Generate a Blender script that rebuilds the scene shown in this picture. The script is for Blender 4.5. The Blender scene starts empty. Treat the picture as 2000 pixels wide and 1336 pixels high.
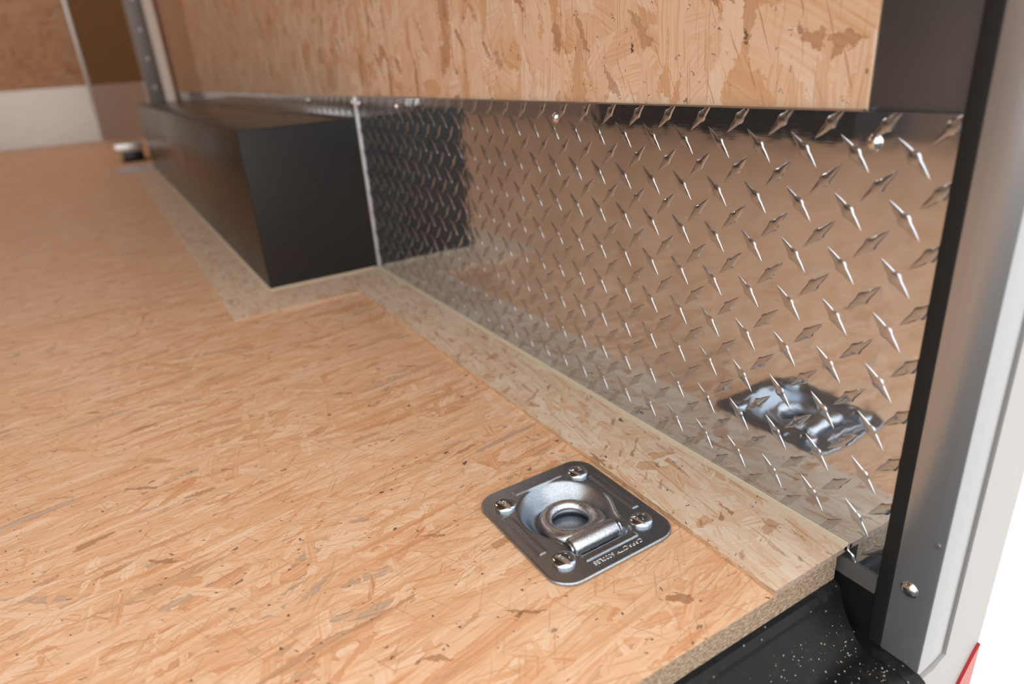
import bpy, bmesh, math, random
from mathutils import Vector, Matrix
random.seed(7)
S = bpy.context.scene
COL = S.collection

# ------------------------------------------------------------------ camera
# world: +X towards the right hand wall, +Y into the trailer, +Z up; floor top z=0, rear edge y=0, wall face x=0
cam = bpy.data.cameras.new('camera')
cam.sensor_width = 36.0
cam.lens = 1312.46 / 2000 * 36.0
cam.clip_start = 0.01
cam.clip_end = 200
cam.dof.use_dof = True
cam.dof.focus_distance = 0.545
cam.dof.aperture_fstop = 3.9
camo = bpy.data.objects.new('camera', cam)
COL.objects.link(camo)
R = Matrix(((0.8537733, 0.2555027, -0.4536402), (-0.5162149, 0.3019983, -0.8014482), (-0.0677736, 0.9184309, 0.3897324)))
camo.matrix_world = Matrix.Translation((-0.39485, -0.22168, 0.34896)) @ R.to_4x4()
S.camera = camo

# ------------------------------------------------------------------ world, lights, exposure
w = bpy.data.worlds.new('overcast_sky'); S.world = w; w.use_nodes = True
wn = w.node_tree; bg = wn.nodes['Background']
bg.inputs['Color'].default_value = (1.0, 0.985, 0.97, 1)
bg.inputs['Strength'].default_value = 2.35
S.view_settings.view_transform = 'Standard'
S.view_settings.look = 'None'
S.view_settings.exposure = 0.0
S.view_settings.gamma = 1.0
S.view_settings.use_curve_mapping = False
try:
    S.cycles.use_denoising = True
    S.cycles.use_adaptive_sampling = True
    S.cycles.adaptive_threshold = 0.06
    S.cycles.max_bounces = 6
    S.cycles.diffuse_bounces = 3
    S.cycles.glossy_bounces = 4
    S.cycles.sample_clamp_indirect = 8
    S.cycles.caustics_reflective = False
    S.cycles.caustics_refractive = False
except Exception:
    pass
FILL_LAMPS = [(-0.9, 3.0, 5.5), (-0.9, 4.7, 8)]   # added fill lamps, unseen under the ceiling: x, y, watts

W = 2.05      # inner width
L = 5.44      # right side wall length
ZC = 1.98     # ceiling height
H = 0.305     # tread plate height
YB = 0.9567   # rear face of wheel box
YE = 3.25     # front face of wheel box
BX = 0.1984
BH = 0.2697
T = 0.0045    # border strip thickness

# ------------------------------------------------------------------ mesh helpers
def link(name, me, mat=None, parent=None, smooth=False):
    o = bpy.data.objects.new(name, me)
    COL.objects.link(o)
    if mat is not None:
        for m in (mat if isinstance(mat, (list, tuple)) else [mat]):
            me.materials.append(m)
    if parent is not None: o.parent = parent
    if smooth:
        for p in me.polygons: p.use_smooth = True
    return o

def mesh(name, v, f, mat=None, parent=None, smooth=False, mi=None):
    me = bpy.data.meshes.new(name)
    me.from_pydata([tuple(a) for a in v], [], f)
    me.update()
    o = link(name, me, mat, parent, smooth)
    if mi:
        for i, m in enumerate(mi): me.polygons[i].material_index = m
    return o

def tag(o, label, cat, group=None, kind=None):
    if label: o['label'] = label
    if cat: o['category'] = cat
    if group: o['group'] = group
    if kind: o['kind'] = kind
    return o

def structure(o, label=None):
    o['kind'] = 'structure'
    if label: o['label'] = label
    return o

def box(name, lo, hi, mat, parent=None, bevel=0.0, seg=2):
    bm = bmesh.new()
    bmesh.ops.create_cube(bm, size=1)
    for v in bm.verts:
        v.co = Vector([(lo[i] + hi[i]) / 2 + v.co[i] * (hi[i] - lo[i]) for i in range(3)])
    if bevel > 0:
        bmesh.ops.bevel(bm, geom=bm.edges[:], offset=bevel, segments=seg, affect='EDGES', profile=0.5)
    me = bpy.data.meshes.new(name); bm.to_mesh(me); bm.free()
    o = link(name, me, mat, parent, False)
    if bevel > 0:
        for p in me.polygons: p.use_smooth = True
        auto(me)
    return o

def auto(me, ang=0.6):
    bm = bmesh.new(); bm.from_mesh(me)
    for e in bm.edges:
        if len(e.link_faces) == 2:
            e.smooth = e.calc_face_angle(0) < ang
    bm.to_mesh(me); bm.free()

def sweep(name, prof, a, b, axis, mat, parent=None, smooth=True):
    """closed 2D profile extruded along an axis ('x': prof=(y,z); 'y': (x,z); 'z': (x,y))"""
    n = len(prof); v = []
    for t in (a, b):
        for p in prof:
            v.append({'x': (t, p[0], p[1]), 'y': (p[0], t, p[1]), 'y0': (p[0], t, p[1]), 'z': (p[0], p[1], t)}[axis])
    f = [(i, (i + 1) % n, n + (i + 1) % n, n + i) for i in range(n)]
    f += [tuple(range(n - 1, -1, -1)), tuple(range(n, 2 * n))]
    o = mesh(name, v, f, mat, parent, smooth)
    fix(o.data)
    return o

def fix(me, ang=0.6):
    bm = bmesh.new(); bm.from_mesh(me)
    bmesh.ops.recalc_face_normals(bm, faces=bm.faces[:])
    for e in bm.edges:
        if len(e.link_faces) == 2: e.smooth = e.calc_face_angle(0) < ang
    bm.to_mesh(me); bm.free()

# ------------------------------------------------------------------ node helper
class NT:
    def __init__(s, name):
        s.m = bpy.data.materials.new(name); s.m.use_nodes = True
        s.t = s.m.node_tree; s.n = s.t.nodes; s.bsdf = s.n['Principled BSDF']; s.out = s.n['Material Output']
    def put(s, sock, v):
        if v is None: return
        if isinstance(v, bpy.types.NodeSocket): s.t.links.new(v, sock)
        else:
            if hasattr(sock.default_value, '__len__') and not hasattr(v, '__len__'): v = [v] * len(sock.default_value)
            if hasattr(sock.default_value, '__len__') and len(sock.default_value) == 4 and len(v) == 3: v = (*v, 1)
            sock.default_value = v
    def math(s, op, a, b=None, c=None, clamp=False):
        n = s.n.new('ShaderNodeMath'); n.operation = op; n.use_clamp = clamp
        for i, x in enumerate((a, b, c)): s.put(n.inputs[i], x)
        return n.outputs[0]
    def vm(s, op, a, b=None, sc=None):
        n = s.n.new('ShaderNodeVectorMath'); n.operation = op
        s.put(n.inputs[0], a); s.put(n.inputs[1], b)
        if sc is not None: s.put(n.inputs['Scale'], sc)
        return n.outputs[0]
    def mapping(s, vec, loc=(0, 0, 0), rot=(0, 0, 0), sc=(1, 1, 1)):
        n = s.n.new('ShaderNodeMapping'); s.put(n.inputs[0], vec)
        n.inputs[1].default_value = loc; n.inputs[2].default_value = rot; n.inputs[3].default_value = sc
        return n.outputs[0]
    def noise(s, vec, scale, detail=2, rough=0.5, col=False, dist=0):
        n = s.n.new('ShaderNodeTexNoise'); s.put(n.inputs['Vector'], vec)
        n.inputs['Scale'].default_value = scale; n.inputs['Detail'].default_value = detail
        n.inputs['Roughness'].default_value = rough; n.inputs['Distortion'].default_value = dist
        return n.outputs['Color' if col else 'Fac']
    def voro(s, vec, scale, feature='F1', out='Color', dim='2D', rnd=1.0):
        n = s.n.new('ShaderNodeTexVoronoi'); n.voronoi_dimensions = dim; n.feature = feature
        s.put(n.inputs['Vector'], vec); n.inputs['Scale'].default_value = scale
        n.inputs['Randomness'].default_value = rnd
        return n.outputs[out]
    def sep(s, c):
        n = s.n.new('ShaderNodeSeparateColor'); s.put(n.inputs[0], c); return n.outputs
    def sepv(s, c):
        n = s.n.new('ShaderNodeSeparateXYZ'); s.put(n.inputs[0], c); return n.outputs
    def comb(s, a, b, c=0.0):
        n = s.n.new('ShaderNodeCombineXYZ')
        for i, x in enumerate((a, b, c)): s.put(n.inputs[i], x)
        return n.outputs[0]
    def mix(s, f, a, b, mode='MIX'):
        n = s.n.new('ShaderNodeMix'); n.data_type = 'RGBA'; n.blend_type = mode
        s.put(n.inputs[0], f); s.put(n.inputs[6], a); s.put(n.inputs[7], b)
        return n.outputs[2]
    def ramp(s, f, stops, interp='LINEAR'):
        n = s.n.new('ShaderNodeValToRGB'); s.put(n.inputs[0], f); n.color_ramp.interpolation = interp
        e = n.color_ramp.elements
        e[0].position = stops[0][0]; e[0].color = (*stops[0][1], 1)
        e[1].position = stops[-1][0]; e[1].color = (*stops[-1][1], 1)
        for p_, c_ in stops[1:-1]:
            k = e.new(p_); k.color = (*c_, 1)
        return n.outputs[0]
    def sm(s, x, a, b):
        n = s.n.new('ShaderNodeMapRange'); n.interpolation_type = 'SMOOTHSTEP'; s.put(n.inputs[0], x)
        n.inputs[1].default_value = a; n.inputs[2].default_value = b
        return n.outputs[0]
    def coord(s): return s.n.new('ShaderNodeTexCoord').outputs['Object']
    def bump(s, h, dist, strength=1.0, normal=None):
        n = s.n.new('ShaderNodeBump'); s.put(n.inputs['Height'], h)
        n.inputs['Distance'].default_value = dist; n.inputs['Strength'].default_value = strength
        if normal is not None: s.put(n.inputs['Normal'], normal)
        return n.outputs[0]
    def done(s, color=None, rough=0.5, metal=0.0, normal=None, **k):
        b = s.bsdf
        s.put(b.inputs['Base Color'], color); s.put(b.inputs['Roughness'], rough); s.put(b.inputs['Metallic'], metal)
        if normal is not None: s.put(b.inputs['Normal'], normal)
        for a, v in k.items(): s.put(b.inputs[a.replace('_', ' ')], v)
        return s.m

def osb(name, plane, main, tones, size=1.0, fleck=0.5, dark=0.5, seed=0.0, rough=0.48, grain=0.35, ragged=1.0, layers=None, fibres=(), grain_dark=(0.84, 0.64, 0.46, 1), light=(0.86, 0.71, 0.55, 1)):
    """oriented strand board: several layers of long thin strands, each a stretched voronoi cell with its own tone and grain"""
    s = NT(name)
    c = s.sepv(s.coord())
    u, v = {'xy': (c[0], c[1]), 'yz': (c[1], c[2]), 'xz': (c[0], c[2])}[plane]
    P = s.comb(u, v, 0.0)
    P = s.vm('ADD', P, (seed, seed * 0.7, 0))
    d1 = s.vm('SUBTRACT', s.noise(P, 12, 2, 0.5, True), (0.5, 0.5, 0.5))
    d2 = s.vm('SUBTRACT', s.noise(P, 170, 3, 0.65, True), (0.5, 0.5, 0.5))
    PG = s.vm('ADD', P, s.vm('SCALE', d1, None, 0.010 * size))
    P = s.vm('ADD', PG, s.vm('SCALE', d2, None, 0.0085 * size ** .5 * ragged))
    col = None; hgt = None
    for i, (ang, ln, wd, cov) in enumerate(layers):
        th = math.radians(main + ang)
        q = s.vm('ADD', s.mapping(P, rot=(0, 0, -th)), (i * 3.17, i * 1.31, 0))
        qg = s.mapping(PG, rot=(0, 0, -th))
        qs = s.vm('MULTIPLY', q, (1 / (ln * size), 1 / (wd * size), 1))
        rc = s.sep(s.voro(qs, 1.0))
        tone = s.ramp(rc[0], tones)
        off = s.vm('SCALE', s.comb(rc[0], rc[1], rc[2]), None, 17)
        g = s.noise(s.vm('ADD', s.vm('MULTIPLY', qg, (16 / size, 430 / size ** .5, 1)), off), 1.0, 3, 0.65)
        gd = s.math('MULTIPLY', s.sm(g, 0.56, 0.30), s.math('MULTIPLY_ADD', rc[2], 0.8, 0.25))
        tone = s.mix(gd, tone, s.mix(1.0, tone, grain_dark, 'MULTIPLY'))
        tone = s.mix(s.math('MULTIPLY', s.sm(g, 0.55, 0.78), grain), tone, light)
        hl = s.math('MULTIPLY_ADD', rc[2], 0.5, s.math('MULTIPLY', g, 0.6))
        if col is None:
            col = tone; hgt = hl
        else:
            mk = s.math('LESS_THAN', rc[1], cov)
            col = s.mix(mk, col, tone)
            mh = s.n.new('ShaderNodeMix'); mh.data_type = 'FLOAT'
            s.put(mh.inputs[0], mk); s.put(mh.inputs[2], hgt); s.put(mh.inputs[3], hl)
            hgt = mh.outputs[0]
    # thin straight fibres and cuts between strands
    for j, (ang, ln, wd, th_, cc, amt) in enumerate(fibres):
        q = s.vm('ADD', s.mapping(PG, rot=(0, 0, -math.radians(main + ang))), (9.7 + j * 2.3, 4.1 + j, 0))
        qs = s.vm('MULTIPLY', q, (1 / ln, 1 / wd, 1))
        rc = s.sep(s.voro(qs, 1.0))
        mk = s.math('MULTIPLY', s.math('LESS_THAN', rc[0], th_), s.math('MULTIPLY_ADD', rc[1], 0.7 * amt, 0.3 * amt))
        col = s.mix(mk, col, cc)
    # reddish brown chips
    for j, (ang, ln, wd, th_, cc, amt) in enumerate([(6, .030 * size, .006 * size, .020 * dark, (0.40, 0.20, 0.09, 1), .85), (-35, .020 * size, .005 * size, .018 * dark, (0.36, 0.17, 0.085, 1), .8)]):
        q = s.vm('ADD', s.mapping(P, rot=(0, 0, -math.radians(main + ang))), (3.7 + j * 2.3, 8.1 + j, 0))
        qs = s.vm('MULTIPLY', q, (1 / ln, 1 / wd, 1))
        rc = s.sep(s.voro(qs, 1.0))
        mk = s.math('MULTIPLY', s.math('LESS_THAN', rc[0], th_), s.math('MULTIPLY_ADD', rc[1], .4, amt - .4))
        col = s.mix(mk, col, cc)
    # tiny bark flecks
    for j, (ln, wd, th_) in enumerate([(.0070, .0030, .0045 * fleck * 2), (.0030, .0016, .008 * fleck * 2)]):
        q = s.mapping(P, rot=(0, 0, -math.radians(main + 12 - 50 * j)))
        q = s.vm('MULTIPLY', q, (1 / ln, 1 / wd, 1))
        rc = s.sep(s.voro(q, 1.0)); dd = s.voro(q, 1.0, 'F1', 'Distance')
        mk = s.math('MULTIPLY', s.math('LESS_THAN', rc[1], th_), s.sm(dd, 0.5, 0.38))
        col = s.mix(s.math('MULTIPLY', mk, s.math('MULTIPLY_ADD', rc[2], .5, .45)), col, (0.055, 0.028, 0.018, 1))
    # soft large tone drift
    dr = s.noise(P, 5.0, 2)
    col = s.mix(s.math('MULTIPLY', dr, 0.18), col, s.mix(1.0, col, (0.90, 0.76, 0.66, 1), 'MULTIPLY'))
    nrm = s.bump(hgt, 0.0007, 0.5)
    return s.done(col, rough, 0.0, nrm, Specular_IOR_Level=0.45)

FLOOR_T = [(0.0, (0.76, 0.435, 0.235)), (0.2, (0.86, 0.575, 0.375)), (0.42, (0.79, 0.465, 0.265)), (0.6, (0.89, 0.635, 0.44)), (0.78, (0.83, 0.52, 0.32)), (0.93, (0.71, 0.37, 0.19)), (0.975, (0.66, 0.39, 0.23)), (1.0, (0.54, 0.41, 0.31))]
WALL_T = [(0.0, (0.75, 0.51, 0.34)), (0.22, (0.82, 0.615, 0.45)), (0.45, (0.74, 0.50, 0.33)), (0.68, (0.84, 0.67, 0.53)), (0.85, (0.71, 0.44, 0.265)), (0.965, (0.65, 0.39, 0.23)), (1.0, (0.50, 0.28, 0.165))]
STRIP_T = [(0.0, (0.79, 0.61, 0.455)), (0.3, (0.84, 0.69, 0.54)), (0.5, (0.76, 0.53, 0.365)), (0.7, (0.85, 0.72, 0.58)), (0.92, (0.76, 0.50, 0.32)), (1.0, (0.60, 0.36, 0.22))]
WALL_DARK_T = [(p_, tuple(q * k for q, k in zip(c_, (.72, .62, .52)))) for p_, c_ in WALL_T]  # wall board tones scaled darker and warmer
FL_LAYERS = [(0, .095, .012, 1.0), (13, .080, .010, .5), (-15, .080, .009, .45), (34, .055, .008, .22), (-42, .050, .009, .18), (76, .045, .008, .12), (5, .09, .007, .40)]
FL_FIB = [(9, .034, .0011, .12, (0.58, 0.31, 0.14, 1), .65), (-18, .028, .0010, .08, (0.56, 0.29, 0.13, 1), .6), (52, .018, .0010, .035, (0.52, 0.27, 0.13, 1), .5), (-68, .020, .0011, .03, (0.55, 0.30, 0.14, 1), .5)]
WL_LAYERS = [(0, .075, .018, 1.0), (16, .060, .016, .5), (-20, .060, .014, .45), (48, .045, .016, .30), (-55, .040, .016, .25), (84, .035, .018, .15), (4, .065, .010, .35)]
WL_LAYERS2 = [(0, .060, .020, 1.0), (18, .050, .018, .5), (-24, .045, .016, .45), (50, .040, .018, .35), (-60, .035, .018, .30), (84, .030, .018, .2), (6, .060, .010, .28)]
WL_FIB = [(6, .030, .0010, .06, (0.50, 0.27, 0.14, 1), .7), (-18, .025, .0009, .04, (0.42, 0.21, 0.10, 1), .7)]
M_floor = osb('osb_floor', 'xy', 3, FLOOR_T, 0.9, 0.5, 0.22, 2.3, grain=.5, grain_dark=(0.84, 0.60, 0.42, 1), layers=FL_LAYERS, fibres=FL_FIB)
M_strip = osb('osb_border', 'xy', 78, STRIP_T, 0.55, 0.45, 0.8, 7.9, grain=.3, ragged=1.2, layers=WL_LAYERS, fibres=WL_FIB[:1])
M_wall = osb('osb_wall', 'yz', 86, WALL_T, 1.35, 0.6, 1.0, 4.4, grain=.35, ragged=1.6, layers=WL_LAYERS2, fibres=WL_FIB, grain_dark=(0.88, 0.70, 0.54, 1))
M_wall_dark = osb('osb_amber', 'yz', 86, WALL_DARK_T, 1.0, 0.5, 1.0, 1.4, layers=WL_LAYERS[:4])
M_wall_front = osb('osb_front', 'xz', 20, WALL_DARK_T, 1.0, 0.6, 0.7, 1.2, layers=WL_LAYERS[:4])

def edge_mat(name, base, darkc, plane_axis):
    s = NT(name); c = s.coord()
    sc = (260, 60, 700)
    n1 = s.noise(s.mapping(c, sc=sc), 1.0, 3, 0.65)
    n2 = s.noise(c, 900, 2, 0.6)
    col = s.mix(s.sm(n1, 0.42, 0.62), darkc, base)
    col = s.mix(s.math('MULTIPLY', s.sm(n2, 0.45, 0.75), 0.7), col, (0.70, 0.56, 0.40, 1))
    return s.done(col, 0.75, 0, s.bump(s.math('ADD', n1, n2), 0.0012, 0.8))
M_edge = edge_mat('osb_edge', (0.46, 0.33, 0.22), (0.17, 0.11, 0.07), 0)
M_edge_grey = edge_mat('osb_cut_edge', (0.44, 0.34, 0.27), (0.30, 0.22, 0.17), 0)
M_edge_light = edge_mat('osb_light_edge', (0.74, 0.52, 0.33), (0.48, 0.30, 0.17), 0)

def metal_plain(name, col, rough, bump_sc=None, bump_d=0.0, var=0.0, metal=1.0, aniso=None):
    s = NT(name); c = s.coord()
    cc = col
    n = s.noise(c, 40, 3)
    if var: cc = s.mix(s.math('MULTIPLY', n, var), (*col, 1), tuple(x * 0.6 for x in col) + (1,))
    nr = None
    if bump_sc: nr = s.bump(s.noise(c, bump_sc, 2), bump_d, 1.0)
    return s.done(cc, rough, metal, nr)

def tread_mat():
    s = NT('polished_aluminium'); c = s.coord(); v = s.sepv(c)
    wav = s.noise(c, 34, 2, 0.45)
    # the sheet is drawn slightly out of flat between its pressed lugs
    cy = s.math('COSINE', s.math('MULTIPLY', v[1], 2 * math.pi / 0.03637)); cz = s.math('COSINE', s.math('MULTIPLY', v[2], 2 * math.pi / 0.0356))
    lat_ = s.math('MULTIPLY', s.math('ADD', cy, cz), 0.5)
    rol = s.noise(s.mapping(c, sc=(1, 60, 900)), 1.0, 2, 0.5)
    big = s.noise(c, 9, 4, 0.65)
    col = s.mix(s.sm(big, 0.3, 0.7), (0.68, 0.745, 0.83, 1), (0.58, 0.635, 0.71, 1))
    ro = s.math('ADD', s.math('MULTIPLY_ADD', s.sm(rol, 0.5, 0.8), 0.04, 0.05), s.math('MULTIPLY', s.sm(big, .55, .75), .04))
    n1 = s.bump(wav, 0.00026, 1.0)
    n1 = s.bump(lat_, 0.00003, 1.0, n1)
    n2 = s.bump(rol, 0.000006, 1.0, n1)
    return s.done(col, ro, 0.97, n2)
M_tread = tread_mat()
M_lug = metal_plain('polished_lug', (0.50, 0.54, 0.59), 0.17, 500, 0.00002, 0, 0.96)
M_screw = metal_plain('zinc_screw', (0.80, 0.79, 0.77), 0.18)
M_bead = metal_plain('aluminium_bead', (0.62, 0.60, 0.58), 0.35)
M_steel = metal_plain('grey_steel', (0.105, 0.105, 0.11), 0.28, 6, 0.0005, 0.2, 0.5)
def galv():
    s = NT('zinc_plated_steel'); c = s.coord()
    n = s.noise(c, 900, 3, 0.7); n2 = s.noise(c, 60, 3, 0.6); n3 = s.noise(c, 14, 2)
    col = s.mix(s.sm(n, 0.35, 0.7), (0.31, 0.345, 0.385, 1), (0.46, 0.505, 0.55, 1))
    col = s.mix(s.math('MULTIPLY', s.sm(n2, 0.5, 0.75), 0.35), col, (0.38, 0.34, 0.29, 1))
    ro = s.math('MULTIPLY_ADD', n2, 0.2, 0.215)
    return s.done(col, ro, 1.0, s.bump(n, 0.00010, 0.5))
M_galv = galv()
def galv2():
    s = NT('cast_zinc_ring'); c = s.coord()
    n = s.noise(c, 1100, 3, 0.7); n2 = s.noise(c, 220, 3, 0.6)
    col = s.mix(s.sm(n, 0.35, 0.65), (0.42, 0.44, 0.46, 1), (0.78, 0.81, 0.84, 1))
    return s.done(col, 0.27, 1.0, s.bump(s.math('ADD', n, n2), 0.00028, 0.6))
M_ring = galv2()
M_bolt = metal_plain('bright_bolt', (0.55, 0.61, 0.67), 0.12)
def aniso():
    s = NT('brushed_aluminium'); c = s.coord()
    n = s.noise(s.mapping(c, sc=(900, 900, 5)), 1.0, 2, 0.5)
    col = s.mix(n, (0.35, 0.36, 0.375, 1), (0.43, 0.44, 0.455, 1))
    return s.done(col, 0.27, 0.75, s.bump(n, 0.00003, 1.0))
M_brushed = aniso()
M_rubber = metal_plain('black_rubber', (0.006, 0.0055, 0.005), 0.7, 300, 0.0002, 0, 0.0)
def blackpaint(name, rough, col):
    s = NT(name); c = s.coord()
    n = s.noise(c, 9, 3, 0.6); n2 = s.noise(c, 700, 2, 0.6)
    ro = s.math('MULTIPLY_ADD', n, 0.12, rough - .06)
    return s.done(col, ro, 0.0, s.bump(n2, 0.00005, 0.5), Specular_IOR_Level=0.4)
M_black = blackpaint('black_painted_steel', 0.30, (0.012, 0.0115, 0.011))
M_blackbox = blackpaint('satin_black_sheet', 0.26, (0.013, 0.011, 0.010))
def sillmat():
    s = NT('dusty_black_steel'); c = s.coord()
    n = s.noise(c, 60, 4, 0.7); v = s.voro(c, 260, 'F1', 'Distance', '3D'); vc = s.sep(s.voro(c, 260, 'F1', 'Color', '3D'))
    sp = s.math('MULTIPLY', s.math('LESS_THAN', vc[0], 0.10), s.sm(v, 0.22, 0.10))
    col = s.mix(s.math('MULTIPLY', s.sm(n, 0.5, 0.8), 0.10), (0.010, 0.010, 0.0105, 1), (0.20, 0.17, 0.14, 1))
    col = s.mix(s.math('MULTIPLY', sp, 0.75), col, (0.42, 0.37, 0.31, 1))
    return s.done(col, s.math('MULTIPLY_ADD', n, 0.3, 0.16), 0.0, s.bump(s.noise(c, 300, 3), 0.0004, 0.4), Specular_IOR_Level=0.12)
M_sill = sillmat()
M_caulk = metal_plain('cream_sealant', (0.64, 0.53, 0.39), 0.5, 400, 0.0004, 0.2, 0.0)
M_white = metal_plain('white_painted_skin', (0.40, 0.388, 0.38), 0.45, 30, 0.0006, 0.06, 0.0)
M_red = metal_plain('red_reflector', (0.42, 0.018, 0.018), 0.25, 500, 0.0003, 0.2, 0.0)
M_white_trim = metal_plain('white_trim', (0.90, 0.85, 0.82), 0.4, None, 0, 0, 0.0)
M_brown = metal_plain('brown_panel', (0.20, 0.105, 0.04), 0.5, 40, 0.0005, 0.2, 0.0)
M_orange = metal_plain('orange_wood', (0.42, 0.18, 0.06), 0.6, 40, 0.0005, 0.2, 0.0)
M_ceil = metal_plain('dim_ceiling_skin', (0.26, 0.26, 0.26), 0.7, 30, 0.0005, 0.1, 0.0)
M_ground = metal_plain('pale_concrete', (0.80, 0.78, 0.76), 0.85, 60, 0.002, 0.05, 0.0)
M_skin = metal_plain('outer_skin', (0.30, 0.29, 0.28), 0.5, None, 0, 0, 0.0)
M_purple = metal_plain('pale_lilac_film', (0.62, 0.58, 0.66), 0.35, 80, 0.0006, 0.1, 0.0)
def emis(name, c, st):
    s = NT(name); s.put(s.bsdf.inputs['Emission Color'], c); s.bsdf.inputs['Emission Strength'].default_value = st
    return s.done(c, 0.5)
M_lens = emis('fill_lamp_glow', (1.0, 0.93, 0.84), 1.5)  # glowing lens of the added fill lamps

# ------------------------------------------------------------------ the setting
ground = mesh('ground', [(-30, -30, -.62), (30, -30, -.62), (30, 30, -.62), (-30, 30, -.62)], [(0, 1, 2, 3)], M_ground)
structure(ground)
apron = box('asphalt_apron', (-12, -25, -.66), (0.22, -0.10, -.60), metal_plain('dark_asphalt', (0.09, 0.088, 0.085), 0.9, 200, 0.003, 0.3, 0.0)); structure(apron)

RC = Vector((-0.1399, 0.1497, 0))    # tie-down centre
TH = 0.0091
# floor sheet with the recess cut out of it for the tie-down
FX = -0.0125
hx, hy = 0.046, 0.056
YF = 5.55
def floor_mesh():
    xs = [-W, RC.x - hx, RC.x + hx, FX]; ys = [0.0, RC.y - hy, RC.y + hy, YF + .012]
    v = []; f = []; mi = []
    for z in (0.0, -0.020):
        for y in ys:
            for x in xs: v.append((x, y, z))
    g = lambda k, j, i: k * 16 + j * 4 + i
    for j in range(3):
        for i in range(3):
            if (i, j) == (1, 1): continue
            f.append((g(0, j, i), g(0, j, i + 1), g(0, j + 1, i + 1), g(0, j + 1, i))); mi.append(0)
            f.append((g(1, j, i), g(1, j + 1, i), g(1, j + 1, i + 1), g(1, j, i + 1))); mi.append(1)
    for i in range(3):
        f.append((g(0, 0, i), g(1, 0, i), g(1, 0, i + 1), g(0, 0, i + 1))); mi.append(1)
        f.append((g(0, 3, i), g(0, 3, i + 1), g(1, 3, i + 1), g(1, 3, i))); mi.append(1)
        f.append((g(0, i, 0), g(0, i + 1, 0), g(1, i + 1, 0), g(1, i, 0))); mi.append(1)
        f.append((g(0, i, 3), g(1, i, 3), g(1, i + 1, 3), g(0, i + 1, 3))); mi.append(1)
    for a, b in (((1, 1), (1, 2)), ((1, 2), (2, 2)), ((2, 2), (2, 1)), ((2, 1), (1, 1))):
        f.append((g(0, *a), g(0, *b), g(1, *b), g(1, *a))); mi.append(1)
    return v, f, mi
v, f, mi = floor_mesh()
structure(mesh('floor', v, f, [M_floor, M_edge], mi=mi), 'orange brown oriented strand board floor')

# sub floor, so nothing is seen below
structure(box('trim_1', (-W, 0.004, -0.16), (-0.013, 0.06, -0.0205), M_black), 'black steel frame member under the rear floor edge')

# side wall right: outer skin with its inner boards as parts
wr = box('wall_right', (0.022, 0.034, -0.16), (0.030, 5.28, ZC), M_skin); structure(wr)
def board(name, y0, y1, z0, z1, mat, parent, x0=0.0035, x1=0.0155, label=None):
    o = box(name, (x0, y0, z0), (x1, y1, z1), mat, parent, 0.0006, 1)
    if label: o['label'] = label
    return o
board('osb_panel', 0.0325, 1.2515, H - 0.06, ZC, M_wall, wr)
board('osb_panel', 1.2555, 2.732, H - 0.06, ZC, M_wall, wr)
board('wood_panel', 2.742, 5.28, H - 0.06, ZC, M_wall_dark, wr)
board('panel_joint', 1.2505, 1.2565, H - 0.06, ZC, M_orange, wr, 0.007, 0.0205, 'dark open joint between the boards')
board('panel_joint', 2.726, 2.748, H - 0.06, ZC, M_orange, wr, 0.0045, 0.0205, 'brown strip over the joint')

# smooth steel corner post above the tread plate
sp = box('rear_corner_post', (0.0045, -0.0235, -0.06), (0.0335, 0.0320, ZC), M_steel, None, 0.001, 2)
tag(sp, 'smooth dark grey steel post between wall board and black seal, above the tread plate', 'post')

wl = box('wall_left', (-W - 0.03, 0.0, -0.16), (-W - 0.001, 5.44, ZC), M_skin); structure(wl)
box('osb_panel', (-W - 0.0005, 0.03, H - .06), (-W + 0.010, 5.44, ZC), M_wall, wl)
ceiling = structure(box('ceiling', (-W - 0.03, -0.02, ZC + 0.001), (0.03, 5.62, ZC + 0.03), M_ceil))

# nose walls
def quad_wall(name, a, b, z0, z1, mat, th=0.012, parent=None):
    a = Vector((a[0], a[1], 0)); b = Vector((b[0], b[1], 0)); d = (b - a).normalized(); n = Vector((-d.y, d.x, 0)) * th
    v = []
    for z in (z0, z1):
        for p_ in (a, b, b + n, a + n): v.append((p_.x, p_.y, z))
    o = mesh(name, v, [(0, 3, 2, 1), (4, 5, 6, 7), (0, 1, 5, 4), (1, 2, 6, 5), (2, 3, 7, 6), (3, 0, 4, 7)], mat, parent)
    fix(o.data); return o
NZ = 0.365
YF = 5.55
wf = box('wall_front', (-W, YF + .014, -0.02), (-0.300, YF + .040, ZC), M_skin); structure(wf)
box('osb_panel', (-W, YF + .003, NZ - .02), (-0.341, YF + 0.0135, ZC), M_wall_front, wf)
wc = quad_wall('wall_front_corner', (0.0, 5.30), (-0.335, YF + 0.004), -0.02, ZC, M_brown, 0.012); structure(wc, 'dark brown corner wall behind the bright upright')
ct = box('corner_trim', (-0.345, YF - .030, 0.0), (-0.318, YF - 0.010, ZC), M_bead, None, 0.003)
tag(ct, 'slim pale metal trim standing at the right end of the front wall', 'trim')

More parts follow.
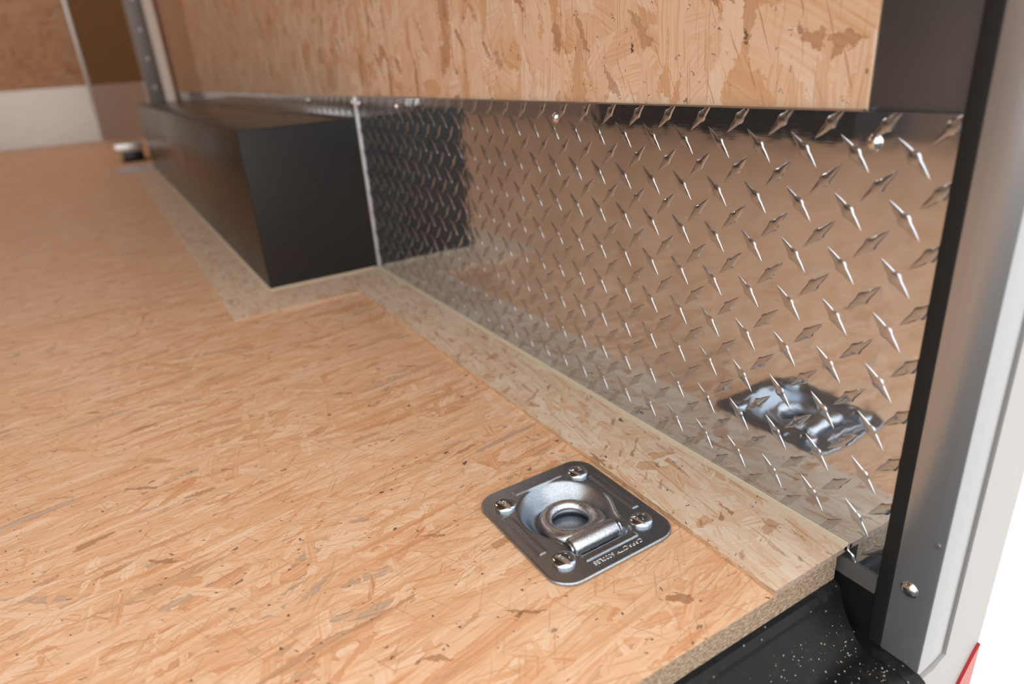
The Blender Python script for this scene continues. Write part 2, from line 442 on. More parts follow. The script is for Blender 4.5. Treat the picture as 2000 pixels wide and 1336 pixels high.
# ------------------------------------------------------------------ tread plates
LUG_L = 0.0152
def lug_mesh(name, sign, face):
    """face=-1: the raised side looks towards -x (right wall). local: (x=height, y=along the wall, z=up)"""
    us = [-15.2, -14.4, -12.5, -10, -7.4, -5.2, -3.9, -2.6, -1.2, 0, 1.2, 2.6, 3.9, 5.2, 7.4, 10, 12.5, 14.4, 15.2]
    def half(u):
        a = abs(u); wv = 2.75 * max(0.0, 1 - (a / 15.2) ** 1.7)
        if a < 3.7: wv = max(wv, 3.95 * math.sqrt(max(0, 1 - (a / 4.1) ** 2)))
        return max(wv, 0.12)
    def top(u):
        a = abs(u); h = 0.62 * max(0, 1 - (a / 15.4) ** 7.0)
        return h + (0.22 * max(0, 1 - (a / 4.2) ** 2))
    vv = []; ff = []
    ts = [-1.10, -1.0, -0.85, -0.72, 0.0, 0.72, 0.85, 1.0, 1.10]
    hs = [-0.06, 0.10, 0.86, 0.985, 1.0, 0.985, 0.86, 0.10, -0.06]
    for u in us:
        hw = half(u); tp = top(u)
        off = 0.0
        for t, hh in zip(ts, hs):
            q = t * hw + (0.2 if t > 1 else -0.2 if t < -1 else 0)
            hgt = hh * tp if hh > 0 else hh
            a = math.radians(45) * sign
            y = u * math.cos(a) - q * math.sin(a); z = u * math.sin(a) + q * math.cos(a)
            vv.append((face * hgt / 1000, y / 1000, z / 1000))
    n = len(ts)
    for i in range(len(us) - 1):
        for j in range(n - 1):
            ff.append((i * n + j, i * n + j + 1, (i + 1) * n + j + 1, (i + 1) * n + j))
    me = bpy.data.meshes.new(name); me.from_pydata(vv, [], ff); me.update()
    bm = bmesh.new(); bm.from_mesh(me); bmesh.ops.recalc_face_normals(bm, faces=bm.faces[:])
    c = sum((fc.normal * fc.calc_area() for fc in bm.faces), Vector())
    if c.x * face < 0: bmesh.ops.reverse_faces(bm, faces=bm.faces[:])
    bm.to_mesh(me); bm.free()
    for p_ in me.polygons: p_.use_smooth = True
    me.materials.append(M_lug)
    return me
LUG = {1: lug_mesh('raised_lug', 1, -1), -1: lug_mesh('raised_lug', -1, -1)}
# lattice measured on the near sheet
DY, DZ = 0.03637, 0.0356
def lattice(y0, y1, z0, z1):
    out = []
    for sgn, oy, oz in ((1, -0.0022, 0.0312), (-1, 0.0161, 0.0134)):
        i0 = int((y0 - oy) / DY) - 1; i1 = int((y1 - oy) / DY) + 1
        for i in range(i0, i1 + 1):
            for k in range(-2, 11):
                y = oy + i * DY; z = oz + k * DZ
                if y0 - 0.004 < y < y1 + 0.004 and z0 - 0.006 < z < z1 + 0.006: out.append((sgn, y, z))
    return out

import mathutils
def clip_lug(me, y, z, y0, y1, z0, z1):
    """a copy of the lug cut off at the sheet's edges"""
    bm = bmesh.new(); bm.from_mesh(me)
    bmesh.ops.translate(bm, verts=bm.verts[:], vec=(0, y, z))
    for co, no in (((0, y0, 0), (0, -1, 0)), ((0, y1, 0), (0, 1, 0)), ((0, 0, z0), (0, 0, -1)), ((0, 0, z1), (0, 0, 1))):
        bmesh.ops.bisect_plane(bm, geom=bm.verts[:] + bm.edges[:] + bm.faces[:], plane_co=co, plane_no=no, clear_outer=True)
    bmesh.ops.translate(bm, verts=bm.verts[:], vec=(0, -y, -z))
    m2 = bpy.data.meshes.new('raised_lug'); bm.to_mesh(m2); bm.free()
    if not m2.materials: m2.materials.append(M_lug)
    return m2 if len(m2.polygons) else None

def lug_object(parent, me, y, z):
    o = bpy.data.objects.new('raised_lug', me); COL.objects.link(o); o.parent = parent; o.location = (0, y, z)

PY0 = -0.0245
tp = box('tread_plate', (0.0, PY0, -0.0065), (0.0030, YB - 0.0015, H), M_tread, None)
tag(tp, 'bright aluminium tread plate at the rear, reflecting the floor and tie-down ring', 'metal sheet', 'tread plates along the wall base')
lat = lattice(PY0, YB - 0.002, -0.006, H)
lat.sort(key=lambda a: a[1])
rest = []
for sgn, y, z in lat:
    if y > 0.66: rest.append((sgn, y, z)); continue
    me = LUG[sgn]
    if y - 0.013 < PY0 or z + 0.013 > H or z - 0.013 < -0.006:
        me = clip_lug(me, y, z, PY0, 9, -0.0062, H - .0002)
        if me is None: continue
    lug_object(tp, me, y, z)
def joined_lugs(parent, items, y0, y1, z0, z1, name='raised_lugs_far'):
    vv = []; ff = []
    for sgn, y, z in items:
        me = clip_lug(LUG[sgn], y, z, y0, y1, z0, z1) if (y - .013 < y0 or y + .013 > y1 or z + .013 > z1 or z - .013 < z0) else LUG[sgn]
        if me is None: continue
        k = len(vv)
        vv += [(a.co.x, a.co.y + y, a.co.z + z) for a in me.vertices]
        ff += [tuple(k + q for q in p_.vertices) for p_ in me.polygons]
    m2 = bpy.data.meshes.new(name); m2.from_pydata(vv, [], ff); m2.update()
    if not m2.materials: m2.materials.append(M_lug)
    o = link('raised_lug_pattern', m2, None, parent); o['kind'] = 'stuff'
    for p_ in m2.polygons: p_.use_smooth = True
    return o
joined_lugs(tp, rest, PY0, YB - 0.0035, -0.006, H - .0002)

tp2 = box('tread_plate', (0.0, YB + 0.0015, -0.0065), (0.0030, 5.27, H), M_tread, None)
tag(tp2, 'long blurred tread plate running along the wall above and beyond the black wheel box', 'metal sheet', 'tread plates along the wall base')
joined_lugs(tp2, [a for a in lattice(YB + 0.003, 3.2, 0.262, H)] + [a for a in lattice(3.2, 5.24, 0.0, H)], YB + 0.003, 5.26, 0.0, H - .0002)

bead = sweep('corner_bead', [(-0.0030, YB - 0.0018), (-0.0036, YB - .0004), (-0.0030, YB + 0.0004), (0.0004, YB + 0.0006), (0.0004, YB - 0.0022)], T + 0.0, H, 'z', M_bead)
tag(bead, 'narrow bright metal bead covering the joint where black box meets tread plate', 'trim')

topedge = sweep('plate_cap', [(-0.0003, H - 0.0002), (-0.0003, H + 0.0011), (0.0036, H + 0.0011), (0.0036, H - 0.0002)], 0.0325, YB, 'y', M_bead)
tag(topedge, 'thin shiny metal line along the top edge of the tread plate under the wall board', 'trim')

def dome(name, r, h, mat, parent, loc, rot, rim=0.0006, n=28, rings=7, washer=0):
    v = [(0, 0, h)]; f = []
    prof = []
    for i in range(1, rings + 1):
        a = i / rings * math.pi / 2
        prof.append((r * math.sin(a), (h - rim) * math.cos(a) + rim))
    prof.append((r, 0.0))
    if washer: prof += [(r + washer, 0.0004), (r + washer * 1.15, -0.0002)]
    for (rr, zz) in prof:
        for k in range(n):
            t = k / n * 2 * math.pi; v.append((rr * math.cos(t), rr * math.sin(t), zz))
    for k in range(n): f.append((0, 1 + k, 1 + (k + 1) % n))
    for j in range(len(prof) - 1):
        for k in range(n):
            f.append((1 + j * n + k, 1 + (j + 1) * n + k, 1 + (j + 1) * n + (k + 1) % n, 1 + j * n + (k + 1) % n))
    o = mesh(name, v, f, mat, parent, True)
    o.location = loc; o.rotation_euler = rot
    return o
def wall_screw(parent, y, z, r=0.0042, x=0.0):
    o = dome('screw', r, 0.0034, M_screw, parent, (x, y, z), (0, -math.pi / 2, 0), washer=0.0010)
    # the drive recess is a small dark cross standing in the head
    return o
for y, z in ((0.0225, 0.2875), (0.356, 0.2905), (0.772, 0.293), (0.938, 0.2945)): wall_screw(tp, y, z)
for y, z in ((0.972, 0.295), (1.251, 0.2955), (1.664, 0.2975), (2.1, 0.297), (2.7, 0.297), (3.4, 0.297)): wall_screw(tp2, y, z, 0.006)

# tread plates of the nose and the left wall
def nose_plate(name, a, b, label):
    o = quad_wall(name, a, b, 0.0, NZ, M_tread2, -0.002)
    tag(o, label, 'metal sheet', 'tread plates across the front wall')
    return o
def tread_far():
    s = NT('far_tread_aluminium'); c = s.coord()
    return s.done((0.60, 0.56, 0.53, 1), 0.38, 0.9, s.bump(s.noise(c, 30, 2), 0.0012, 1.0))
M_tread2 = tread_far()
FRONT_A, FRONT_B = (-0.346, YF + .0005), (-W + .016, YF + .0005)
np_ = nose_plate('tread_plate', FRONT_A, FRONT_B, 'bright blurred tread plate at the foot of the front wall, far left')
def front_lugs(parent, a, b):
    a = Vector((*a, 0)); b = Vector((*b, 0)); d = (b - a); ln = d.length; d.normalize()
    nrm = Vector((d.y, -d.x, 0))
    if nrm.y > 0: nrm = -nrm
    M = Matrix((( -nrm.x, d.x, 0), (-nrm.y, d.y, 0), (0, 0, 1)))
    bm = bmesh.new()
    for sgn, y, z in lattice(0.02, ln - .02, 0.01, NZ - .01):
        k = len(bm.verts); bm.from_mesh(LUGLOW[sgn]); bm.verts.ensure_lookup_table()
        for vv in bm.verts[k:]:
            vv.co = a + nrm * 0.0001 + M @ (vv.co + Vector((0, y, z)))
    me = bpy.data.meshes.new('raised_lug_pattern'); bm.to_mesh(me); bm.free()
    o = link('raised_lug_pattern', me, None, parent); o['kind'] = 'stuff'
def low_lug(sign):
    a = math.radians(45) * sign; vv = []
    for u, q, h in ((-15, 0, 0), (0, -3, 0), (15, 0, 0), (0, 3, 0), (-9, 0, 1.2), (9, 0, 1.2)):
        vv.append((-h / 1000, (u * math.cos(a) - q * math.sin(a)) / 1000, (u * math.sin(a) + q * math.cos(a)) / 1000))
    me = bpy.data.meshes.new('low_lug'); me.from_pydata(vv, [], [(0, 1, 4), (1, 5, 4), (1, 2, 5), (2, 3, 5), (3, 4, 5), (3, 0, 4)]); me.update()
    me.materials.append(M_lug); return me
LUGLOW = {1: low_lug(1), -1: low_lug(-1)}
front_lugs(np_, FRONT_A, FRONT_B)
np2 = nose_plate('tread_plate', (-0.318, YF - .034), (-0.006, 5.288), 'dim brown reflecting tread plate in the front corner behind the wheel box')
tpl = box('tread_plate', (-W + 0.0112, 0.02, 0.0), (-W + 0.0142, 5.40, H), M_tread2)
tag(tpl, 'tread plate along the left wall, seen only as a reflection', 'metal sheet')

# ------------------------------------------------------------------ wheel boxes
def wheel_box(x0, x1, side, YB, YE, label):
    e = bpy.data.objects.new('wheel_well_box', None); COL.objects.link(e)
    e.location = ((x0 + x1) / 2, YB, 0)
    tag(e, label, 'wheel box', 'black wheel boxes')
    def b(name, lo, hi, bev=0.0):
        o = box(name, lo, hi, M_blackbox, e, bev)
        o.matrix_parent_inverse = Matrix.Translation(-e.location)
        return o
    b('rear_panel', (x0 + 0.0, YB, 0.0), (x1, YB + 0.0015, BH - .0002))
    xi = x0 if side < 0 else x1
    b('top_panel', (x0, YB + 0.0, BH), (x1, YE, BH + 0.0015), 0.0006)
    if side < 0: b('side_panel', (x0 - 0.0012, YB + 0.0003, 0.0), (x0, YE, BH + .0012), 0.0005)
    else: b('side_panel', (x1, YB + 0.0003, 0.0), (x1 + 0.0012, YE, BH + .0012), 0.0005)
    b('front_panel', (x0, YE - 0.0015, 0.0), (x1, YE, BH - .0002))
    return e
wb = wheel_box(-BX, -0.0020, -1, YB, YE, 'long satin black wheel box standing on the floor against the right wall')
wb2 = wheel_box(-W + .016, -W + BX + .01, 1, 1.24, 2.7, 'black wheel box on the opposite wall, seen reflected in the tread plate')

# ------------------------------------------------------------------ floor border strips
WS = 0.0790
def ragged_strip(name, pts_in, z0, z1, mat, label):
    """flat board from an outline; the long free edge gets a slightly frayed outline"""
    n = len(pts_in)
    v = [(x, y, z1) for x, y in pts_in] + [(x, y, z0) for x, y in pts_in]
    f = [tuple(range(n)), tuple(range(2 * n - 1, n - 1, -1))]
    mi = [0, 1]
    for i in range(n):
        j = (i + 1) % n
        f.append((i, n + i, n + j, j))
        a, b = pts_in[i], pts_in[j]
        mi.append(2 if (abs(a[1]) < 0.002 and abs(b[1]) < 0.002) else 1)
    o = mesh(name, v, f, mat, mi=mi)
    tag(o, label, 'board', 'thin border boards on the floor')
    return o
def fray(a, b, step=0.004, amp=0.0005):
    n = max(2, int((Vector(b) - Vector(a)).length / step)); out = []
    d = (Vector(b) - Vector(a)); nn = Vector((-d.y, d.x)).normalized()
    for i in range(n):
        p_ = Vector(a) + d * (i / n) + nn * random.uniform(-amp, amp); out.append((p_.x, p_.y))
    return out
YS = 0.8400; XS = -0.2820
o = [(-0.0045, 0.0), (-0.0045, YB - .001), (-WS + .012, YB - .001)]
o = [(-0.0045, YB - .0005), (-WS, YB - .0005)] + fray((-WS, YB - .0005), (-WS, 0.0)) + [(-WS, 0.0), (-0.0015, 0.0)]
o = o[:1] + o[2:]
ragged_strip('border_board', o, 0.0002, T, [M_strip, M_edge_light, M_edge_grey], 'pale border board along the tread plate, from rear edge to the black box')
ragged_strip('border_board', [(-WS - .0006, YB - .0005)] + [(XS, YB - .0005)] + fray((XS, YB - .0005), (XS, YS), .004, .0003) + fray((XS, YS), (-WS - .0006, YS)) + [(-WS - .0006, YS)], 0.0002, T + .0002,
             [M_strip, M_edge_light, M_edge_light], 'short pale border board across the rear face of the black box')
ragged_strip('border_board', [(-BX - .005, 3.15), (XS, 3.15)] + fray((XS, 3.15), (XS, YB), .01, .0004) + [(XS, YB), (-BX - .005, YB)], 0.0002, T,
             [M_strip, M_edge_light, M_edge_light], 'long pale border board beside the left side of the black box')

# sealant
def caulk(name, prof, a, b, axis, label):
    o = sweep(name, prof, a, b, axis, M_caulk); tag(o, label, 'sealant', 'cream sealant lines'); return o
caulk('sealant_bead', [(-0.0046, T - .0004), (-0.0046, T + .0003), (-0.0024, T + .0010), (-0.0002, T + .0026), (-0.0002, 0.0005), (-0.0040, 0.0005)], 0.0, YB - .001, 'y', 'cream sealant line where border board meets the tread plate')
caulk('sealant_bead', [(YB - .0042, T), (YB - .0042, T + .0005), (YB - .0022, T + .0018), (YB - .0002, T + .0032), (YB - .0002, 0.0005), (YB - .003, .0005)], -BX - .003, -0.007, 'x', 'cream sealant line under the rear face of the black box')
caulk('sealant_bead', [(-BX - .0065, T), (-BX - .0065, T + .0006), (-BX - .003, T + .0016), (-BX - .0014, T + .003), (-BX - .0014, 0.0005), (-BX - .004, .0005)], YB - .004, 3.15, 'y', 'cream sealant line along the left foot of the black box')

# ------------------------------------------------------------------ tie-down
def tie_down(center, th, label, detail=True):
    e = bpy.data.objects.new('recessed_tie_down', None); COL.objects.link(e)
    e.location = center; e.rotation_euler = (0, 0, th)
    tag(e, label, 'tie-down', 'recessed floor tie-downs')
    SX, SY, CR = 57.0, 65.0, 19.0
    def xmax(y):
        a = abs(y) - (SY - CR)
        return SX if a <= 0 else SX - CR + math.sqrt(max(0, CR * CR - a * a))
    def sst(t):
        t = max(0, min(1, t)); return t * t * (3 - 2 * t)
    def sd_circle(x, y): return math.hypot(x - 0.0, y - 10.0) - 37.5
    def sd_box(x, y):
        cx, cy, hx_, hy_, r = 0.0, -24, 26.5, 18.5, 7
        qx = abs(x - cx) - (hx_ - r); qy = abs(y - cy) - (hy_ - r)
        return math.hypot(max(qx, 0), max(qy, 0)) + min(max(qx, qy), 0) - r
    def smin(a, b, k):
        h_ = max(k - abs(a - b), 0) / k; return min(a, b) - h_ * h_ * k / 4
    def hgt(x, y):
        z = 3.0
        d = smin(sd_circle(x, y), sd_box(x, y), 9)
        # wall of the cup
        if d < 3:
            t = (3 - d)
            w1 = 15.5
            z -= 16.0 * (sst(t / w1) * 0.93 + 0.07 * sst(t / 24))
        # raised ribs with a soft groove
        for (cx, cy, L_, ax, sg) in ((0, 52.0, 24, 0, 1), (0, -48.2, 24.5, 0, -1), (-46.2, 2, 27, 1, -1), (46.2, 5, 28.5, 1, 1)):
            u_, v_ = ((x - cx), (y - cy)) if ax == 0 else ((y - cy), (x - cx))
            au = abs(u_) - L_; av = abs(v_) - 2.9
            q = max(au, av)
            if q < 1.0: z += 1.15 * sst((1.0 - q) / 1.3)
        return z
    nx, ny = (150, 170) if detail else (40, 44)
    v = []; f = []
    ysamp = [SY * math.sin((j / ny - .5) * math.pi) if False else (-SY + 2 * SY * j / ny) for j in range(ny + 1)]
    for y in ysamp:
        xm = xmax(y)
        for i in range(nx + 1):
            x = -xm + 2 * xm * i / nx
            z = hgt(x, y)
            # rounded outer edge
            dd = min(xm - abs(x), SY - abs(y)) if abs(y) < SY - CR or abs(x) < SX - CR else CR - math.hypot(abs(x) - (SX - CR), abs(y) - (SY - CR))
            if dd < 1.2: z -= 0.9 * (1 - dd / 1.2) ** 2
            v.append((x / 1000, y / 1000, z / 1000))
    g = lambda i, j: j * (nx + 1) + i
    for j in range(ny):
        for i in range(nx): f.append((g(i, j), g(i + 1, j), g(i + 1, j + 1), g(i, j + 1)))
    rim = [g(i, 0) for i in range(nx + 1)] + [g(nx, j) for j in range(1, ny + 1)] + [g(i, ny) for i in range(nx - 1, -1, -1)] + [g(0, j) for j in range(ny - 1, 0, -1)]
    k0 = len(v)
    for r_ in rim: v.append((v[r_][0], v[r_][1], 0.0002))
    m = len(rim)
    for i in range(m): f.append((rim[i], k0 + i, k0 + (i + 1) % m, rim[(i + 1) % m]))
    pl = mesh('mounting_plate', v, f, M_galv, e, True)
    auto(pl.data, 0.9)
    # the ring: bar bent round, ends going into the sleeve
    def tube(name, path, rad, mat, n=18, closed=False, caps=True):
        P_ = [Vector(p_) / 1000 for p_ in path]; v = []; f = []
        for i, p_ in enumerate(P_):
            a = P_[max(0, i - 1)]; b = P_[min(len(P_) - 1, i + 1)]; t = (b - a).normalized()
            s1 = t.cross(Vector((0, 0, 1))).normalized(); s2 = s1.cross(t)
            rr = (rad[i] if hasattr(rad, '__len__') else rad) / 1000
            for k in range(n):
                an = k / n * 2 * math.pi; v.append(p_ + (s1 * math.cos(an) + s2 * math.sin(an)) * rr)
        for i in range(len(P_) - 1):
            for k in range(n): f.append((i * n + k, i * n + (k + 1) % n, (i + 1) * n + (k + 1) % n, (i + 1) * n + k))
        if caps: f += [tuple(range(n)), tuple(range(len(P_) * n - 1, (len(P_) - 1) * n - 1, -1))]
        o = mesh(name, v, f, mat, e, True); fix(o.data, 0.8); return o
    # flattened D: round on the far side, both legs running straight into the sleeve
    bmr = bmesh.new(); N_, K_ = 72, 20
    ringv = []
    for i in range(N_):
        a = 2 * math.pi * i / N_; ca, sa = math.cos(a), math.sin(a)
        row = []
        for k in range(K_):
            b_ = 2 * math.pi * k / K_
            rr = 20.4 + 5.7 * math.cos(b_)
            zz = -6.0 + 5.4 * math.sin(b_)
            x = rr * ca; y = rr * sa
            if sa < 0:      # lower half: the outer side squares off into the legs
                o_ = max(0.0, math.cos(b_) * .5 + .5)
                x += o_ * (1 if ca > 0 else -1) * 4.5 * min(1, -sa * 1.3) * min(1.0, abs(ca) * 1.8)
                y -= o_ * 2.0 * (-sa)
                zz += 2.0 * (-sa)
            row.append(bmr.verts.new((x / 1000, (y + 3.6) / 1000, zz / 1000)))
        ringv.append(row)
    for i in range(N_):
        for k in range(K_):
            bmr.faces.new((ringv[i][k], ringv[(i + 1) % N_][k], ringv[(i + 1) % N_][(k + 1) % K_], ringv[i][(k + 1) % K_]))
    bmesh.ops.recalc_face_normals(bmr, faces=bmr.faces[:])
    mr = bpy.data.meshes.new('pull_ring'); bmr.to_mesh(mr); bmr.free()
    link('pull_ring', mr, M_ring, e, True)
    # sleeve: a rolled tube with rounded shoulders, and a pin through it
    xs = [-22.2, -22.0, -21.2, -20, -10, 0, 10, 20, 21.2, 22.0, 22.2]; rs = [6.2, 7.4, 8.3, 8.7, 8.8, 8.8, 8.8, 8.7, 8.3, 7.4, 6.2]
    tube('hinge_sleeve', [(x, -26.8, -3.9) for x in xs], rs, M_ring, 32)
    for sx in (-1, 1):
        tube('pin_collar', [(sx * q, -26.8, -3.9) for q in (22.6, 22.8, 24.3, 24.6)], [4.6, 7.0, 7.0, 4.6], M_bolt, 24)
        tube('pin_end', [(sx * q, -26.8, -3.9) for q in (22.0, 27.5, 28.0)], [3.6, 3.6, 2.4], M_bolt, 18)
    marks = {0: [('8', -2.6, 2.5, 20), ('A', 3.6, 2.6, -50), ('D', -1.6, -.5, 12), ('8', 3.2, -2.6, -80)],
             1: [('0', -3.4, 0.2, 120), ('B', 3.4, 1.2, -60), ('8', -0.6, -2.6, 170), ('1', -.4, 4.2, 20)],
             2: [('1', -3.4, 2.5, 60), ('0', -2.4, 0.3, 100), ('8', .2, -.6, 130), ('C', -1.0, -2.8, 150)],
             3: [('8', 3.0, 1.6, -60), ('S', 0.6, -1.2, -100), ('0', 2.2, -1.6, 200)]}
    for q, (bx_, by_) in enumerate(((-38.2, -41), (38.2, -39.5), (-39, 42), (37.5, 43.5))):
        b = dome('bolt_head', 0.0093, 0.0046, M_bolt, e, (bx_ / 1000, by_ / 1000, 0.0031), (0, 0, 0), rim=0.0011, n=40, rings=9)
        if detail:
            for ch, mx, my, ra in marks[q]:
                zz = (0.0046 - .0011) * math.sqrt(max(0, 1 - (mx * mx + my * my) / 86.5)) + .0011
                n_ = Vector((mx / 86.5 * 3.5, my / 86.5 * 3.5, 1)).normalized()
                letters('head_mark', ch, 0.0031, M_bolt, b, (mx / 1000, my / 1000, zz - .00012), ra, n_, 0.00020)
    if detail:
        letters('lettering', 'CAPACITY 6000LBS', 0.0057, M_galv2, e, (0.0012, -0.0560, 0.00300), 180, Vector((0, 0, 1)), 0.00026, 0.0463)
    return e

def letters(name, txt, size, mat, parent, loc, rz, normal, ext, width=None):
    cu = bpy.data.curves.new(name, 'FONT'); cu.body = txt; cu.size = size; cu.extrude = ext
    cu.align_x = 'CENTER'; cu.align_y = 'CENTER'; cu.resolution_u = 3; cu.bevel_depth = ext * 0.4; cu.bevel_resolution = 0
    cu.offset = -size * 0.012
    t = bpy.data.objects.new(name, cu); COL.objects.link(t)
    bpy.context.view_layer.update()
    me = bpy.data.meshes.new_from_object(t.evaluated_get(bpy.context.evaluated_depsgraph_get()))
    bpy.data.objects.remove(t)
    if width:
        xs_ = [a.co.x for a in me.vertices]; k = width / (max(xs_) - min(xs_))
        for a in me.vertices: a.co.x *= k
    me.materials.clear(); me.name = name
    o = link(name, me, mat, parent)
    o.location = loc
    o.rotation_euler = (normal.to_track_quat('Z', 'Y').to_matrix() @ Matrix.Rotation(math.radians(rz), 3, 'Z')).to_euler() if normal.z < .9999 else (0, 0, math.radians(rz))
    return o
M_galv2 = metal_plain('embossed_letter_metal', (0.80, 0.82, 0.84), 0.22)
tie_down(RC, TH, 'square zinc tie-down with round cup and pull ring, set in the floor')

# ------------------------------------------------------------------ rear sill, seal, corner angle, skin
SZ = -0.064
prof = [(0.0, -0.0206), (-0.0035, -0.0215), (-0.0058, -0.0245), (-0.0068, -0.0275), (-0.0070, -0.0305), (-0.0078, -0.0325), (-0.0095, -0.0365), (-0.0160, -0.0490), (-0.0230, -0.0590), (-0.029, -0.0632), (-0.034, SZ)]
prof += [(-0.054, SZ), (-0.061, SZ - .0015), (-0.067, SZ - .005), (-0.0715, SZ - .011), (-0.0735, SZ - .020), (-0.0735, -0.19), (-0.0705, -0.19), (-0.0705, -0.095), (-0.050, -0.072), (0.0, -0.072)]
sill = sweep('rear_sill', prof, -W - .03, -0.0125, 'x', M_sill)
tag(sill, 'black dusty steel sill running below the rear edge of the board floor', 'sill')
sl2 = sweep('sill_end', [(0.0035, SZ + .0005), (-0.054, SZ + .0005), (-0.061, SZ - .001), (-0.067, SZ - .0045), (-0.0715, SZ - .0105), (-0.0735, SZ - .0195), (-0.0735, -0.19), (0.0035, -0.19)], -0.0124, 0.0008, 'x', M_sill)
tag(sl2, 'black steel end block of the sill under the corner post', 'sill')
fr = box('frame_side', (0.0003, -0.0245, SZ + .001), (0.0035, 0.05, -0.022), M_black)
tag(fr, 'black frame side below the grey ledge at the rear corner', 'frame')
ledge = sweep('steel_ledge', [(-0.0018, -0.0068), (0.0024, -0.0068), (0.0024, -0.0215), (-0.0018, -0.0215)], -0.0243, 0.06, 'y', metal_plain('grey_ledge_metal', (0.16, 0.155, 0.15), 0.45, None, 0, 0, 0.4))
tag(ledge, 'short dark grey steel ledge under the lower edge of the tread plate', 'ledge')
seal = box('door_seal', (-0.0010, -0.0350, SZ), (0.030, -0.0247, ZC), M_rubber, None, 0.0012, 3)
tag(seal, 'upright black rubber seal between tread plate and brushed metal corner', 'seal')

def corner_angle():
    x0, x1, y0, y1, t = -0.0006, 0.0305, -0.0622, -0.0350, 0.002
    pr = [(x0, y1), (x0, y0 + .0012), (x0 + .0005, y0 + .0003), (x0 + .0014, y0), (x1, y0), (x1, y0 + t), (x0 + t, y0 + t), (x0 + t, y1)]
    n = len(pr); z0 = SZ - .001
    v = []
    for x, y in pr:
        zb = z0 - 0.003 + max(0, (x - 0.02)) * 0.4
        v.append((x, y, zb))
    for x, y in pr: v.append((x, y, ZC))
    f = [(i, (i + 1) % n, n + (i + 1) % n, n + i) for i in range(n)] + [tuple(range(n - 1, -1, -1)), tuple(range(n, 2 * n))]
    o = mesh('corner_angle', v, f, M_brushed, None, True); fix(o.data, 0.7)
    tag(o, 'upright brushed aluminium corner angle at the right edge of the doorway', 'corner trim')
    dome('screw', 0.0050, 0.0030, M_screw, o, (x0, -0.0462, -0.0015), (0, -math.pi / 2, 0), washer=0.0008)
    dome('rivet', 0.0018, 0.0006, M_brushed, o, (x0, -0.0575, 0.043), (0, -math.pi / 2, 0))
    return o
corner_angle()
skin = sweep('outer_cladding', [(0.0312, ZC), (0.0815, ZC), (0.0815, -0.34), (0.0016, -0.34), (0.0016, -0.0712), (0.0180, -0.0712), (0.0312, -0.0655)], -0.0640, -0.0440, 'y0', M_white, None, False)
tag(skin, 'off-white painted trailer corner beside the brushed metal angle', 'cladding')
# red reflector with a rounded slanted corner
pts = [(0.0800, -0.083), (0.0800, -0.30), (0.0500, -0.30), (0.0500, -0.150), (0.0505, -0.142), (0.0522, -0.134), (0.0550, -0.1265), (0.0640, -0.108), (0.0740, -0.091)]
n = len(pts)
v = [(x, -0.0662, z) for x, z in pts] + [(x, -0.0641, z) for x, z in pts]
f = [tuple(range(n)), tuple(range(2 * n - 1, n - 1, -1))] + [(i, n + i, n + (i + 1) % n, (i + 1) % n) for i in range(n)]
rd = mesh('reflector', v, f, M_red); fix(rd.data)
tag(rd, 'red reflector on the white cladding in the bottom right corner', 'reflector')

# sawdust and chips on the sill
bm = bmesh.new()
def sill_z(y):
    pr = prof[2:13]
    for (y1, z1), (y0, z0) in zip(pr, pr[1:]):
        if y0 <= y <= y1: return z0 + (z1 - z0) * (y - y0) / (y1 - y0 + 1e-9)
    return SZ
for i in range(520):
    x = -0.016 - random.random() ** 1.3 * 0.5; y = random.uniform(-0.055, -0.012)
    s_ = random.choice([.15, .2, .25, .3, .45, .6]) * 0.001
    z_ = sill_z(y)
    k = len(bm.verts)
    bmesh.ops.create_icosphere(bm, subdivisions=1, radius=1.0)
    bm.verts.ensure_lookup_table()
    rot = Matrix.Rotation(random.uniform(0, 3.1), 3, 'Z')
    el = random.uniform(1, 2.2)
    for vv in bm.verts[k:]:
        c_ = rot @ Vector((vv.co.x * s_ * el, vv.co.y * s_, vv.co.z * s_ * .5)); vv.co = c_ + Vector((x, y, z_ + s_ * .3))
me = bpy.data.meshes.new('sawdust'); bm.to_mesh(me); bm.free()
sd = link('sawdust', me, metal_plain('sawdust', (0.52, 0.42, 0.30), 0.8, None, 0, .2, 0.0))
tag(sd, 'pale sawdust specks scattered on the black sill', 'sawdust', None, 'stuff')

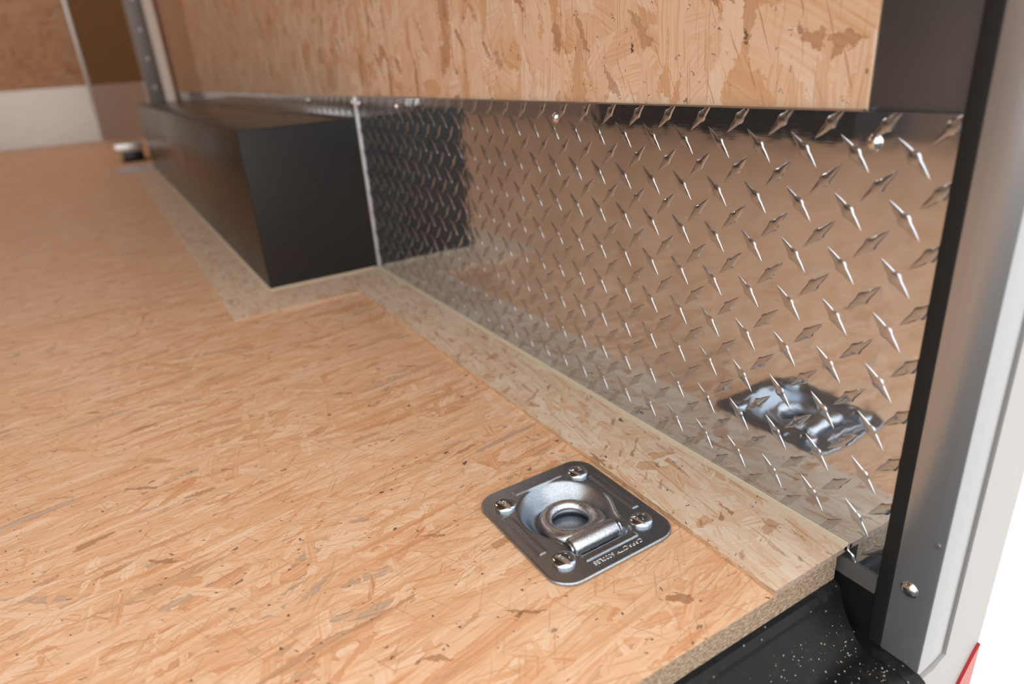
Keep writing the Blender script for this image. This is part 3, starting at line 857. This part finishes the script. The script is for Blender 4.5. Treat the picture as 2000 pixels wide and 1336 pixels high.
# ------------------------------------------------------------------ things far inside (blurred)
post = bpy.data.objects.new('wall_upright', None); COL.objects.link(post); post.location = (0, 3.40, 0)
tag(post, 'tall grey and white metal upright on the right wall beyond the black box', 'upright')
def pchild(o):
    o.parent = post; o.matrix_parent_inverse = Matrix.Translation(-post.location); return o
gf = box('perforated_face', (-0.125, 3.560, 0.19), (-0.050, 3.575, ZC), metal_plain('dull_galvanised', (0.28, 0.275, 0.27), 0.5, 90, .001, .2, 0.8), None, 0.002); pchild(gf)
wf_ = sweep('white_flange', [(-0.052, 3.555), (-0.012, 3.535), (-0.006, 3.552), (-0.046, 3.575)], 0.19, ZC, 'z', M_white_trim); pchild(wf_)
rf = sweep('return_face', [(-0.004, 3.56), (-0.004, 3.60), (-0.125, 3.60), (-0.125, 3.575), (-0.05, 3.575)], 0.19, ZC, 'z', M_orange); pchild(rf)
for i in range(7):
    s_ = dome('rivet', 0.008, 0.004, M_screw, None, (-0.085, 3.560, 0.33 + i * 0.125), (math.pi / 2, 0, 0), n=16, rings=4); pchild(s_)

blk = bpy.data.objects.new('floor_bracket', None); COL.objects.link(blk); blk.location = (-0.25, 3.6, 0)
tag(blk, 'low black block with grey metal top on the floor beyond the black box', 'bracket')
for nm, lo, hi, m_ in (('block_body', (-0.295, 3.67, 0.0), (-0.202, 3.84, 0.050), M_black), ('metal_top', (-0.322, 3.65, 0.0502), (-0.200, 3.86, 0.088), M_bead)):
    q = box(nm, lo, hi, m_, None, 0.002); q.parent = blk; q.matrix_parent_inverse = Matrix.Translation(-blk.location)
film = mesh('plastic_film', [(-0.375, 3.26, .0012), (-0.205, 3.10, .0012), (-0.198, 3.40, .0012), (-0.30, 3.44, .0012), (-0.375, 3.26, .0022), (-0.205, 3.10, .0022), (-0.198, 3.40, .0022), (-0.30, 3.44, .0022)],
            [(4, 5, 6, 7), (3, 2, 1, 0), (0, 1, 5, 4), (1, 2, 6, 5), (2, 3, 7, 6), (3, 0, 4, 7)], M_purple)
tag(film, 'pale lilac sheet lying flat on the floor in front of the low black block', 'sheet')

# added fill lamps to brighten the deep interior (out of the frame)
for x, y, pw in FILL_LAMPS:
    e = bpy.data.objects.new('added_fill_lamp', None); COL.objects.link(e); e.location = (x, y, ZC)
    tag(e, 'added round fill lamp, unseen, %s' % ('over the middle of the floor' if y < 4 else 'near the front wall'), 'lamp', 'added fill lamps')
    dome('fill_lamp_lens', 0.16, 0.035, M_lens, e, (0, 0, -0.0005), (math.pi, 0, 0), n=32)
    ld = bpy.data.lights.new('fill_light', 'AREA'); ld.shape = 'DISK'; ld.size = 0.5; ld.energy = pw; ld.color = (1.0, 0.93, 0.84)
    lo_ = bpy.data.objects.new('fill_light', ld); COL.objects.link(lo_); lo_.parent = e; lo_.location = (0, 0, -0.05)
